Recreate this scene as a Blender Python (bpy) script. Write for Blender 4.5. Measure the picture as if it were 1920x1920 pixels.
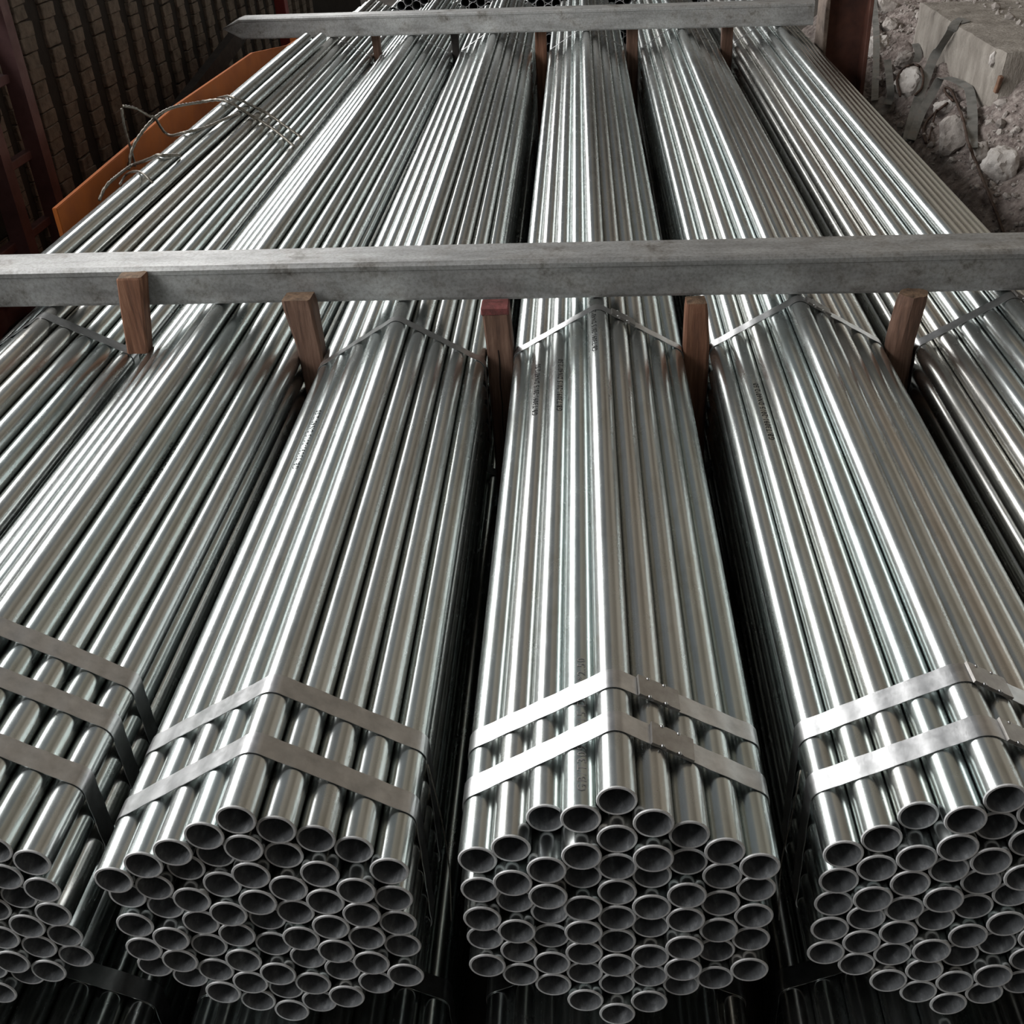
import bpy, bmesh, math, random
from mathutils import Vector, Matrix, noise
from mathutils.bvhtree import BVHTree

for o in list(bpy.data.objects):
    bpy.data.objects.remove(o)
SC = bpy.context.scene
COL = SC.collection
rnd = random.Random(7)

# ------------------------------------------------------------------ camera
F_PX = 2016.09
CAM = Vector((-0.0263, -0.8401, 1.1522))
RIGHT = Vector((0.99730408, 0.05052014, -0.05321917))
DOWN = Vector((-0.01683155, -0.54842686, -0.83602911))
FWD = Vector((-0.07142313, 0.83467101, -0.54609802))
cam_d = bpy.data.cameras.new('camera')
cam = bpy.data.objects.new('camera', cam_d)
COL.objects.link(cam)
M = Matrix((RIGHT, -DOWN, -FWD)).transposed().to_4x4()
M.translation = CAM
cam.matrix_world = M
cam_d.sensor_width = 36.0
cam_d.lens = F_PX * 36.0 / 1920.0
cam_d.clip_start = 0.02
SC.camera = cam


def ray(px, py):
    return FWD + RIGHT * ((px - 960) / F_PX) + DOWN * ((py - 960) / F_PX)


def at(px, py, axis, v):
    """point on the plane (axis = v) that the photo pixel looks at"""
    d = ray(px, py)
    return CAM + d * ((v - CAM[axis]) / d[axis])


# ------------------------------------------------------------------ light
world = bpy.data.worlds.new('overcast')
SC.world = world
world.use_nodes = True
world.node_tree.nodes['Background'].inputs[0].default_value = (0.95, 0.98, 1.0, 1)
world.node_tree.nodes['Background'].inputs[1].default_value = 0.17


def area(name, loc, rot, sx, sy, power, col):
    l = bpy.data.lights.new(name, 'AREA')
    l.shape = 'RECTANGLE'
    l.size, l.size_y = sx, sy
    l.energy = power
    l.color = col
    o = bpy.data.objects.new(name, l)
    COL.objects.link(o)
    o.location = loc
    o.rotation_euler = rot
    return o


# daylight through the long opening above the brickwork on the left side of the shed
area('daylight_opening', (-3.05, 7.0, 2.2), (0, math.radians(-90), 0), 2.0, 18.0, 920, (1.0, 0.99, 0.975))

SC.view_settings.view_transform = 'Standard'
SC.view_settings.look = 'None'
SC.view_settings.gamma = 1.0
SC.view_settings.use_curve_mapping = False
SC.view_settings.exposure = 0.0


# ------------------------------------------------------------------ helpers
def tag(o, label=None, cat=None, group=None, kind=None):
    if label: o['label'] = label
    if cat: o['category'] = cat
    if group: o['group'] = group
    if kind: o['kind'] = kind
    return o


def empty(name, loc=(0, 0, 0), rz=0.0):
    o = bpy.data.objects.new(name, None)
    o.empty_display_size = 0.1
    COL.objects.link(o)
    o.location = loc
    o.rotation_euler = (0, 0, rz)
    return o


def link(name, me, parent=None, loc=None, rot=None):
    o = bpy.data.objects.new(name, me)
    COL.objects.link(o)
    if parent: o.parent = parent
    if loc is not None: o.location = loc
    if rot is not None: o.rotation_euler = rot
    return o


def mesh(name, verts, faces, mats, smooth=False, fmat=None, sharp=None):
    me = bpy.data.meshes.new(name)
    me.from_pydata([tuple(v) for v in verts], [], faces)
    for m in (mats if isinstance(mats, (list, tuple)) else [mats]):
        me.materials.append(m)
    if fmat:
        me.polygons.foreach_set('material_index', fmat)
    if smooth:
        me.polygons.foreach_set('use_smooth', [True] * len(me.polygons))
    me.update()
    bm = bmesh.new(); bm.from_mesh(me)
    bmesh.ops.recalc_face_normals(bm, faces=bm.faces)
    bm.to_mesh(me); bm.free()
    if sharp is not None:
        me.set_sharp_from_angle(angle=math.radians(sharp))
    return me


def box_mesh(name, sx, sy, sz, mats, bevel=0.0, segs=1, rough=0.0, seed=0, base=False, cuts=0):
    """box centred on the origin (or standing on z = 0 with base=True)"""
    bm = bmesh.new()
    bmesh.ops.create_cube(bm, size=1.0)
    for v in bm.verts:
        v.co = Vector((v.co.x * sx, v.co.y * sy, (v.co.z + (0.5 if base else 0)) * sz))
    if cuts:
        bmesh.ops.subdivide_edges(bm, edges=bm.edges[:], cuts=cuts, use_grid_fill=True)
    if bevel:
        es = [e for e in bm.edges if len(e.link_faces) == 2 and e.calc_face_angle() > 0.5]
        bmesh.ops.bevel(bm, geom=es, offset=bevel, segments=segs, affect='EDGES', profile=0.6)
    if rough:
        for v in bm.verts:
            n = noise.noise_vector(v.co * 14 + Vector((seed * 7.3, seed, -seed))) + 0.5 * noise.noise_vector(v.co * 40 + Vector((seed, 0, 0)))
            v.co += n * rough
    bmesh.ops.recalc_face_normals(bm, faces=bm.faces)
    me = bpy.data.meshes.new(name)
    bm.to_mesh(me); bm.free()
    for m in (mats if isinstance(mats, (list, tuple)) else [mats]):
        me.materials.append(m)
    return me


def extrude_profile(name, pts, depth_axis, d0, d1, mats, bevel=0.0):
    """closed 2-D profile extruded along 'x', 'y' or 'z'"""
    def P(p, d):
        return {'y': (p[0], d, p[1]), 'x': (d, p[0], p[1]), 'z': (p[0], p[1], d)}[depth_axis]
    n = len(pts)
    vs = [P(p, d0) for p in pts] + [P(p, d1) for p in pts]
    fs = [tuple(range(n)), tuple(range(2 * n - 1, n - 1, -1))] + [(i, (i + 1) % n, n + (i + 1) % n, n + i) for i in range(n)]
    me = mesh(name, vs, fs, mats)
    if bevel:
        bm = bmesh.new(); bm.from_mesh(me)
        bmesh.ops.bevel(bm, geom=[e for e in bm.edges if e.calc_face_angle(0) > 0.6], offset=bevel, segments=2, affect='EDGES')
        bm.to_mesh(me); bm.free()
    return me


def catmull(pts, n=8):
    pts = [Vector(p) for p in pts]
    out = []
    P = [pts[0] * 2 - pts[1]] + pts + [pts[-1] * 2 - pts[-2]]
    for i in range(1, len(P) - 2):
        for k in range(n):
            t = k / n
            a, b, c, d = P[i - 1], P[i], P[i + 1], P[i + 2]
            out.append(0.5 * ((2 * b) + (c - a) * t + (2 * a - 5 * b + 4 * c - d) * t * t + (3 * b - a - 3 * c + d) * t ** 3))
    out.append(pts[-1])
    return out


def rope_mesh(name, path, r, mat, lobes=3, amp=0.0, lay=0.05, sides=9):
    """tube along a path; with amp > 0 the section is lobed and twists like laid wire rope"""
    vs, fs = [], []
    up = Vector((0.13, 0.21, 0.97))
    s = 0.0
    for i, p in enumerate(path):
        t = (path[min(i + 1, len(path) - 1)] - path[max(i - 1, 0)]).normalized()
        x = t.cross(up)
        if x.length < 1e-4: x = t.cross(Vector((1, 0, 0)))
        x.normalize()
        up = x.cross(t).normalized()
        if i: s += (p - path[i - 1]).length
        for k in range(sides):
            a = 2 * math.pi * k / sides
            rr = r * (1 + amp * math.cos(lobes * (a - 2 * math.pi * s / lay / lobes)))
            vs.append(p + x * (rr * math.cos(a)) + up * (rr * math.sin(a)))
    for i in range(len(path) - 1):
        for k in range(sides):
            k2 = (k + 1) % sides
            fs.append((i * sides + k, i * sides + k2, (i + 1) * sides + k2, (i + 1) * sides + k))
    fs.append(tuple(range(sides))); fs.append(tuple(range(len(vs) - 1, len(vs) - sides - 1, -1)))
    return mesh(name, vs, fs, mat, smooth=True)


def ribbon_mesh(name, path, width, across, thick, mat):
    """flat steel strip swept along a path; 'across' is its width direction (one, or one per point)"""
    vs, fs = [], []
    n = len(path)
    for i, p in enumerate(path):
        t = (path[min(i + 1, n - 1)] - path[max(i - 1, 0)]).normalized()
        w = Vector(across[i] if isinstance(across, list) else across)
        w = (w - t * w.dot(t)).normalized()
        nn = t.cross(w).normalized()
        for sw, sn in ((-1, -1), (1, -1), (1, 1), (-1, 1)):
            vs.append(p + w * (sw * width / 2) + nn * (sn * thick / 2))
    for i in range(n - 1):
        for k in range(4):
            k2 = (k + 1) % 4
            fs.append((i * 4 + k, i * 4 + k2, i * 4 + 4 + k2, i * 4 + 4 + k))
    fs.append((0, 1, 2, 3)); fs.append(tuple(range(4 * n - 1, 4 * n - 5, -1)))
    return mesh(name, vs, fs, mat, smooth=True, sharp=40)


# ------------------------------------------------------------------ materials
class NT:
    def __init__(self, name):
        self.m = bpy.data.materials.new(name)
        self.m.use_nodes = True
        self.t = self.m.node_tree
        self.b = self.t.nodes['Principled BSDF']

    def n(self, typ, **kw):
        x = self.t.nodes.new(typ)
        for k, v in kw.items():
            if k.startswith('i_'):
                key = k[2:]
                x.inputs[int(key) if key.isdigit() else key.replace('_', ' ')].default_value = v
            else:
                setattr(x, k, v)
        return x

    def l(self, a, b):
        self.t.links.new(a, b)

    def coords(self, scale=(1, 1, 1), kind='Object', rand=False):
        tc = self.n('ShaderNodeTexCoord')
        mp = self.n('ShaderNodeMapping')
        mp.inputs['Scale'].default_value = scale
        self.l(tc.outputs[kind], mp.inputs['Vector'])
        if rand:
            oi = self.n('ShaderNodeObjectInfo')
            mu = self.n('ShaderNodeMath', operation='MULTIPLY', i_1=37.0)
            self.l(oi.outputs['Random'], mu.inputs[0])
            cb = self.n('ShaderNodeCombineXYZ')
            for i in range(3): self.l(mu.outputs[0], cb.inputs[i])
            self.l(cb.outputs[0], mp.inputs['Location'])
        return mp.outputs['Vector']

    def noise(self, vec, scale, detail=4, rough=0.55):
        x = self.n('ShaderNodeTexNoise', i_Scale=scale, i_Detail=detail, i_Roughness=rough)
        self.l(vec, x.inputs['Vector'])
        return x.outputs['Fac']

    def ramp(self, fac, stops):
        x = self.n('ShaderNodeValToRGB')
        cr = x.color_ramp
        while len(cr.elements) < len(stops): cr.elements.new(0.5)
        for e, (p, c) in zip(cr.elements, stops):
            e.position = p
            e.color = tuple(c) + ((1,) if len(c) == 3 else ())
        self.l(fac, x.inputs['Fac'])
        return x.outputs['Color']

    def val(self, fac, lo, hi):
        x = self.n('ShaderNodeMapRange', i_3=lo, i_4=hi)
        self.l(fac, x.inputs['Value'])
        return x.outputs[0]

    def mix(self, fac, a, b, mode='MIX'):
        x = self.n('ShaderNodeMix', data_type='RGBA', blend_type=mode)
        if isinstance(fac, float): x.inputs[0].default_value = fac
        else: self.l(fac, x.inputs[0])
        for i, v in ((6, a), (7, b)):
            if isinstance(v, tuple): x.inputs[i].default_value = v + ((1,) if len(v) == 3 else ())
            else: self.l(v, x.inputs[i])
        return x.outputs[2]

    def bump(self, fac, strength, dist=0.01):
        x = self.n('ShaderNodeBump', i_Strength=strength, i_Distance=dist)
        self.l(fac, x.inputs['Height'])
        self.l(x.outputs['Normal'], self.b.inputs['Normal'])

    def set(self, **kw):
        for k, v in kw.items():
            s = self.b.inputs[k.replace('_', ' ')]
            if hasattr(v, 'is_linked') or hasattr(v, 'links'): self.l(v, s)
            elif isinstance(v, tuple): s.default_value = v + ((1,) if len(v) == 3 else ())
            else: s.default_value = v
        return self


def m_pipe():
    k = NT('galvanized_pipe')
    v = k.coords((1, 0.05, 1), rand=True)
    v2 = k.coords((1, 0.35, 1), rand=True)
    oi = k.n('ShaderNodeObjectInfo')
    tint = k.ramp(oi.outputs['Random'], [(0.0, (0.57, 0.60, 0.595)), (0.3, (0.63, 0.67, 0.665)), (0.55, (0.57, 0.645, 0.64)), (0.8, (0.64, 0.63, 0.60)), (1.0, (0.53, 0.575, 0.575))])
    st = k.ramp(k.noise(v, 60, 3), [(0.3, (0.80, 0.80, 0.80)), (0.7, (1, 1, 1))])
    blot = k.ramp(k.noise(v2, 26, 6, 0.7), [(0.30, (0.86, 0.84, 0.80)), (0.5, (1, 1, 1))])
    c = k.mix(1.0, k.mix(1.0, tint, st, 'MULTIPLY'), blot, 'MULTIPLY')
    k.set(Base_Color=c, Metallic=1.0, Roughness=k.val(k.noise(v2, 45, 5, 0.7), 0.17, 0.34))
    k.bump(k.noise(k.coords((1, 0.6, 1), rand=True), 160, 2, 0.6), 0.012, 0.0006)
    return k.m


def m_simple(name, stops, scale=8, rough=(0.5, 0.8), metal=0.0, bump=0.3, bdist=0.01, stretch=(1, 1, 1), rand=False, bscale=None, detail=6):
    k = NT(name)
    v = k.coords(stretch, rand=rand)
    f = k.noise(v, scale, detail, 0.62)
    k.set(Base_Color=k.ramp(f, stops), Metallic=metal, Roughness=k.val(k.noise(v, scale * 2.3, 4), *rough))
    if bump:
        k.bump(k.noise(v, bscale or scale * 4, 6, 0.65), bump, bdist)
    return k.m


PIPE = m_pipe()
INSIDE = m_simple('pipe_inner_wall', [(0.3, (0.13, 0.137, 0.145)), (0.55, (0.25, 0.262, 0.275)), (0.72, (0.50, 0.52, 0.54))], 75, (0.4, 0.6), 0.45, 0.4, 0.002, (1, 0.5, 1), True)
CUT = m_simple('pipe_cut_face', [(0.3, (0.52, 0.525, 0.53)), (0.7, (0.74, 0.745, 0.75))], 160, (0.4, 0.6), 0.25, 0.2, 0.001, rand=True)
STRAP = m_simple('strapping_steel', [(0.3, (0.42, 0.425, 0.43)), (0.5, (0.52, 0.525, 0.53)), (0.7, (0.60, 0.605, 0.61))], 45, (0.24, 0.38), 1.0, 0.10, 0.001, (1, 1, 1), True)
SEAL = m_simple('strap_seal_steel', [(0.3, (0.30, 0.285, 0.27)), (0.7, (0.42, 0.405, 0.39))], 60, (0.35, 0.5), 1.0, 0.15, 0.001)
OLDSTRAP = m_simple('weathered_strapping', [(0.3, (0.12, 0.122, 0.115)), (0.55, (0.24, 0.24, 0.23)), (0.75, (0.24, 0.20, 0.18))], 14, (0.4, 0.65), 0.5, 0.1, 0.001)


def m_beam():
    k = NT('beam_galvanized')
    v = k.coords((0.25, 1, 1))
    w = k.coords((1, 1, 1))
    c = k.ramp(k.noise(v, 22, 6, 0.6), [(0.28, (0.19, 0.19, 0.186)), (0.5, (0.29, 0.293, 0.29)), (0.75, (0.38, 0.385, 0.38))])
    d = k.ramp(k.noise(w, 9, 8, 0.72), [(0.31, (0.34, 0.30, 0.26)), (0.42, (0.9, 0.88, 0.86)), (0.5, (1, 1, 1))])
    sp = k.ramp(k.noise(w, 130, 4, 0.7), [(0.33, (0.72, 0.71, 0.69)), (0.55, (1, 1, 1)), (0.75, (1.12, 1.12, 1.12))])
    c = k.mix(1.0, c, sp, 'MULTIPLY')
    k.set(Base_Color=k.mix(1.0, c, d, 'MULTIPLY'), Metallic=0.55, Roughness=k.val(k.noise(w, 30, 5), 0.42, 0.62))
    k.bump(k.noise(v, 70, 6, 0.7), 0.22, 0.003)
    return k.m


BEAM = m_beam()


def m_wood(name, a, b, c):
    k = NT(name)
    v = k.coords((1, 1, 0.07), rand=True)
    f = k.noise(v, 75, 6, 0.7)
    k.set(Base_Color=k.ramp(f, [(0.28, a), (0.5, b), (0.75, c)]), Roughness=0.8)
    k.bump(f, 0.55, 0.004)
    return k.m


WOOD = m_wood('old_wood', (0.04, 0.02, 0.013), (0.12, 0.064, 0.042), (0.21, 0.125, 0.088))
WOOD_ORANGE = m_wood('fresh_split_wood', (0.055, 0.022, 0.011), (0.155, 0.067, 0.036), (0.28, 0.145, 0.088))
WOOD_END = m_simple('wood_end_grain', [(0.3, (0.06, 0.035, 0.02)), (0.7, (0.20, 0.125, 0.075))], 60, (0.8, 0.95), 0, 0.6, 0.004)
WOOD_RED = m_simple('red_painted_wood', [(0.3, (0.07, 0.024, 0.02)), (0.6, (0.17, 0.045, 0.043)), (0.8, (0.24, 0.12, 0.11))], 50, (0.7, 0.9), 0, 0.4, 0.003)
ORANGE = m_simple('orange_paint', [(0.3, (0.26, 0.062, 0.006)), (0.6, (0.37, 0.095, 0.008)), (0.85, (0.26, 0.08, 0.02))], 5, (0.75, 0.9), 0, 0.06, 0.002)
RUST = m_simple('rusty_brown_paint', [(0.3, (0.035, 0.013, 0.009)), (0.55, (0.085, 0.03, 0.019)), (0.8, (0.12, 0.055, 0.038))], 7, (0.6, 0.85), 0, 0.25, 0.004)
RUST_PALE = m_simple('pale_flange', [(0.3, (0.06, 0.04, 0.03)), (0.6, (0.17, 0.13, 0.105))], 25, (0.6, 0.85), 0.2, 0.35, 0.004)
REDPAINT = m_simple('dull_red_paint', [(0.3, (0.06, 0.024, 0.025)), (0.55, (0.11, 0.05, 0.05)), (0.8, (0.16, 0.095, 0.088))], 9, (0.55, 0.8), 0, 0.2, 0.003)
BRICK = m_simple('brown_brick', [(0.28, (0.07, 0.056, 0.043)), (0.5, (0.15, 0.125, 0.10)), (0.75, (0.21, 0.17, 0.138))], 22, (0.85, 0.95), 0, 0.7, 0.01, rand=True)
DARKFILL = m_simple('dark_fill_recess_shade', [(0.3, (0.008, 0.0065, 0.0055)), (0.7, (0.02, 0.016, 0.013))], 10, (0.9, 1.0), 0, 0.3, 0.01)  # near-black fill; between the brick columns it paints in deep-recess shade
DARKWOOD = m_simple('blackened_timber', [(0.3, (0.012, 0.01, 0.009)), (0.7, (0.035, 0.028, 0.024))], 14, (0.8, 0.95), 0, 0.4, 0.005)
CONCRETE = m_simple('weathered_concrete', [(0.25, (0.11, 0.095, 0.08)), (0.42, (0.23, 0.205, 0.178)), (0.6, (0.33, 0.30, 0.265)), (0.78, (0.44, 0.41, 0.37))], 9, (0.85, 0.95), 0, 1.0, 0.02, (1, 1, 0.4), bscale=45, detail=10)
SOIL = m_simple('rubble_soil', [(0.28, (0.08, 0.06, 0.054)), (0.46, (0.22, 0.18, 0.165)), (0.62, (0.36, 0.31, 0.285)), (0.8, (0.52, 0.475, 0.45))], 30, (0.9, 1.0), 0, 1.0, 0.02, bscale=60, detail=12)
STONE_W = m_simple('whitish_stone', [(0.3, (0.28, 0.25, 0.23)), (0.5, (0.48, 0.45, 0.425)), (0.75, (0.62, 0.595, 0.57))], 14, (0.8, 0.95), 0, 0.7, 0.008, bscale=45, rand=True)
STONE_G = m_simple('grey_stone', [(0.3, (0.16, 0.14, 0.125)), (0.5, (0.30, 0.27, 0.25)), (0.75, (0.44, 0.41, 0.38))], 14, (0.85, 0.95), 0, 0.8, 0.01, bscale=45, rand=True)
WIRE = m_simple('steel_wire_rope', [(0.3, (0.09, 0.08, 0.066)), (0.6, (0.24, 0.222, 0.19))], 120, (0.35, 0.55), 0.8, 0.3, 0.001)
RUSTWIRE = m_simple('rusty_wire', [(0.3, (0.03, 0.018, 0.013)), (0.7, (0.09, 0.055, 0.04))], 60, (0.6, 0.8), 0.3, 0.2, 0.001)
FLOOR = m_simple('dirt_floor', [(0.3, (0.03, 0.026, 0.022)), (0.6, (0.07, 0.06, 0.052))], 4, (0.9, 1.0), 0, 0.4, 0.02)
PLASTER = m_simple('beige_wall', [(0.3, (0.31, 0.272, 0.225)), (0.7, (0.39, 0.345, 0.288))], 2, (0.85, 0.95), 0, 0.15, 0.01)
DARKWALL = m_simple('dark_shade_wall', [(0.3, (0.13, 0.128, 0.125)), (0.7, (0.2, 0.195, 0.19))], 3, (0.8, 0.95), 0, 0.1, 0.01)
INK = m_simple('black_ink', [(0.3, (0.006, 0.006, 0.006)), (0.7, (0.018, 0.018, 0.018))], 40, (0.8, 0.95), 0, 0)
INK.node_tree.nodes['Principled BSDF'].inputs['Specular IOR Level'].default_value = 0.05

# ------------------------------------------------------------------ the shed
D = 0.0483
R = D / 2
CX = 0.8660254 * D
ZLOW = -9 * D - 0.004
ZF = ZLOW - 4.5 * D - 0.001            # floor: two layers of bundles stand on it

struct = lambda name, me: tag(link(name, me), kind='structure')
o = struct('floor', box_mesh('floor', 9.0, 23.0, 0.2, FLOOR)); o.location = (0.3, 6.8, ZF - 0.1)
o = struct('wall_right', box_mesh('wall_right', 0.2, 23.0, 5.0, PLASTER)); o.location = (4.7, 6.8, ZF + 2.5)
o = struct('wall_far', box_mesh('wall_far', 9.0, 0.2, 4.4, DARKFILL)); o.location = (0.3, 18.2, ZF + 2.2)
o = struct('shade_wall_back', box_mesh('shade_wall_back', 9.0, 0.2, 4.4, DARKWALL)); o.location = (0.3, -4.6, ZF + 2.2)  # unseen dark wall behind the camera, added to darken the pipe ends

o = struct('bounce_ceiling', box_mesh('bounce_ceiling', 4.6, 23.0, 0.12, PLASTER)); o.location = (2.5, 6.8, ZF + 5.0)  # unseen half roof, added so the pipes reflect beige from upper right

# left side: openwork brickwork, columns of brick ends, recess shade painted near-black between them, open above
WX = -2.2
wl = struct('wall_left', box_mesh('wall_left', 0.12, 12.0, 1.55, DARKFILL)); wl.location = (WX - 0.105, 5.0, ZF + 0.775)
brick_me = [box_mesh('brick', 0.026, 0.116, 0.054, BRICK, bevel=0.003, rough=0.0035, seed=s, cuts=2) for s in range(6)]
PITCH = 0.2355
for kcol in range(-1, 17):
    y = 3.684 + kcol * PITCH
    zj = rnd.uniform(-0.02, 0.02)
    for c in range(16):
        z = -0.19 + 0.0565 * c + zj + rnd.uniform(-0.003, 0.003)
        b = link('brick', rnd.choice(brick_me), wl)
        b.location = Vector((WX - 0.040 + rnd.uniform(-0.003, 0.003), y + rnd.uniform(-0.006, 0.006), z)) - wl.location
        b.rotation_euler = (rnd.uniform(-0.03, 0.03), rnd.uniform(-0.03, 0.03), rnd.uniform(-0.05, 0.05))
bm = bmesh.new()
for kcol in range(-5, 22):
    y = 3.684 + kcol * PITCH
    for c in range(-8, 21):
        if -1 <= kcol <= 16 and 0 <= c < 16: continue
        t = Matrix.Translation(Vector((WX - 0.028, y, -0.19 + 0.0565 * c)) - wl.location) @ Matrix.Diagonal((0.04, 0.116, 0.053, 1))
        if -0.19 + 0.0565 * c > ZF + 0.03: bmesh.ops.create_cube(bm, size=1.0, matrix=t)
me = bpy.data.meshes.new('brickwork'); bm.to_mesh(me); bm.free(); me.materials.append(BRICK)
tag(link('brickwork', me, wl), kind='stuff')

# dark props and dull red steel frames standing against the brickwork
p = empty('steel_rack', (-2.0, 2.92, ZF))
tag(p, 'dull red steel rack frame with dark sagging sheets in front of the brickwork', 'rack')
for yy in (0.13, -0.16):
    link('post', extrude_profile('post', [(-0.03, -0.03), (0.03, -0.03), (0.03, 0.03), (0.022, 0.03), (0.022, -0.022), (-0.03, -0.022)], 'z', 0, 2.3, REDPAINT), p, (0, yy, 0))
for zz in (0.32, 0.62, 0.86, 1.12, 1.4):
    link('rail', box_mesh('rail', 0.035, 0.75, 0.03, REDPAINT, 0.003), p, (-0.03, -0.26, zz))
for zz in (0.34, 0.64, 0.88, 1.14):
    bm = bmesh.new()
    bmesh.ops.create_grid(bm, x_segments=14, y_segments=20, size=0.5)
    for v in bm.verts:
        x, y = v.co.x, v.co.y
        v.co = Vector((0.03 * noise.noise(Vector((x * 5, y * 7, zz * 9))) - 0.02, y * 0.75, x * 0.2))
    bmesh.ops.solidify(bm, geom=bm.faces[:], thickness=0.008)
    me = bpy.data.meshes.new('sheet'); bm.to_mesh(me); bm.free(); me.materials.append(REDPAINT if zz < 0.4 else DARKFILL)
    for f in me.polygons: f.use_smooth = True
    link('sheet', me, p, (-0.07, -0.28, zz + 0.1))

p = empty('red_post', (-2.0, 6.86, ZF))
tag(p, 'bright red square steel post behind the pointed beam end', 'post')
link('shaft', box_mesh('shaft', 0.07, 0.09, 1.9, m_simple('red_enamel', [(0.3, (0.13, 0.014, 0.012)), (0.7, (0.2, 0.024, 0.02))], 6, (0.5, 0.7), 0, 0.1, 0.002), 0.006, 2, base=True), p, (0, 0, 0.012))
link('base_plate', box_mesh('base_plate', 0.16, 0.18, 0.012, RUST, 0.002, base=True), p)

A, B = at(418, 104, 0, -2.03), at(338, 208, 0, -2.03)
dirv = (A - B).normalized()
path = [B - dirv * 0.85, B, A, A + dirv * 0.5]
o = link('timber_prop', ribbon_mesh('timber_prop', path, 0.09, (0, 0.5, -0.8), 0.05, DARKWOOD))
tag(o, 'blackened diagonal timber prop leaning across the brick columns', 'prop')

# ------------------------------------------------------------------ pipes and bundles
def pipe_mesh(name, rad, wall, length, n=30):
    ri = rad - wall
    vs, fs, fm = [], [], []
    rings = [(rad, 0.0015), (rad, length - 0.0015), (rad - 0.0009, length), (ri, length), (ri, 0), (rad - 0.0009, 0.0)]
    for r_, y in rings:
        for k in range(n):
            a = 2 * math.pi * k / n
            vs.append((r_ * math.sin(a), y, r_ * math.cos(a)))
    for i in range(len(rings)):
        j = (i + 1) % len(rings)
        for k in range(n):
            k2 = (k + 1) % n
            fs.append((i * n + k, i * n + k2, j * n + k2, j * n + k))
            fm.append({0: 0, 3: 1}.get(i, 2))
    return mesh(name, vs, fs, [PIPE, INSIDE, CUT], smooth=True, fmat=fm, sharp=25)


LEN = 6.5
PIPE_ME = pipe_mesh('pipe', R - 0.0002, 0.0034, LEN)


def text_mesh(txt, size, radius, name='printed_marking'):
    cu = bpy.data.curves.new(name, 'FONT')
    cu.body = txt
    cu.size = size
    cu.align_x = 'LEFT'; cu.align_y = 'CENTER'
    cu.resolution_u = 2
    cu.space_character = 1.25
    ob = bpy.data.objects.new(name, cu)
    COL.objects.link(ob)
    dg = bpy.context.evaluated_depsgraph_get()
    me = bpy.data.meshes.new_from_object(ob.evaluated_get(dg))
    bpy.data.objects.remove(ob)
    for v in me.vertices:           # writing runs along the pipe, wrapped on its surface
        a = -v.co.y / radius
        v.co = Vector((radius * math.sin(a), v.co.x, radius * math.cos(a)))
    me.materials.clear(); me.materials.append(INK)
    return me


TXT = text_mesh('GB/T3091-2015 DN40*2.50', 0.0165, R + 0.0004)


TXT_FAINT = TXT.copy()      # the same writing, worn nearly off
TXT_FAINT.materials.clear()
TXT_FAINT.materials.append(m_simple('faded_ink', [(0.3, (0.16, 0.155, 0.15)), (0.7, (0.30, 0.295, 0.29))], 60, (0.4, 0.6), 0.7, 0))


def slots(side):
    out = []
    for i in range(-(side - 1), side):
        n = 2 * side - 1 - abs(i)
        for j in range(n):
            out.append((i, (n - 1) / 2 - j))
    return out


def hull_loop(side, rad, off):
    """outline of the strapped hexagon, clockwise from the lowest point, with rounded corners"""
    cx = 0.8660254 * 2 * rad
    s = side - 1
    corners = [(0, s * 2 * rad), (s * cx, s * rad), (s * cx, -s * rad), (0, -s * 2 * rad), (-s * cx, -s * rad), (-s * cx, s * rad)]
    pts = []
    for ci, (x, z) in enumerate(corners):
        mid = 60 * ci
        for k in range(7):
            a = math.radians(mid - 30 + 10 * k)
            pts.append((x + (rad + off) * math.sin(a), z + (rad + off) * math.cos(a)))
        # straight run to the next corner, pressed in a little between the pipes
        nx, nz = corners[(ci + 1) % 6]
        am = math.radians(mid + 30)
        for k in range(1, 4 * s):
            t = k / (4 * s)
            dip = 0.0009 * (1 - math.cos(2 * math.pi * t * s)) / 2
            pts.append((x + (nx - x) * t + (rad + off - dip) * math.sin(am), z + (nz - z) * t + (rad + off - dip) * math.cos(am)))
    return pts


def strap_mesh(side, rad, width, yl, ya, yr, seed, th=0.0011):
    pts = hull_loop(side, rad, 0.0005)
    ex = (side - 1) * 0.8660254 * 2 * rad + rad
    vs, fs = [], []
    n = len(pts)
    cen = (0.0, 0.0)
    for i, (x, z) in enumerate(pts):
        t = x / ex
        y = ya + ((yr - ya) * t if t > 0 else (yl - ya) * -t) + 0.0015 * noise.noise(Vector((x * 9, z * 9, seed)))
        L = math.hypot(x, z)
        ux, uz = x / L, z / L
        for dy, d in ((-width / 2, 0), (width / 2, 0), (width / 2, th), (-width / 2, th)):
            vs.append((x + ux * d, y + dy, z + uz * d))
    for i in range(n):
        j = (i + 1) % n
        for k in range(4):
            k2 = (k + 1) % 4
            fs.append((i * 4 + k, i * 4 + k2, j * 4 + k2, j * 4 + k))
    return mesh('strap', vs, fs, STRAP, smooth=True, sharp=35)


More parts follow.
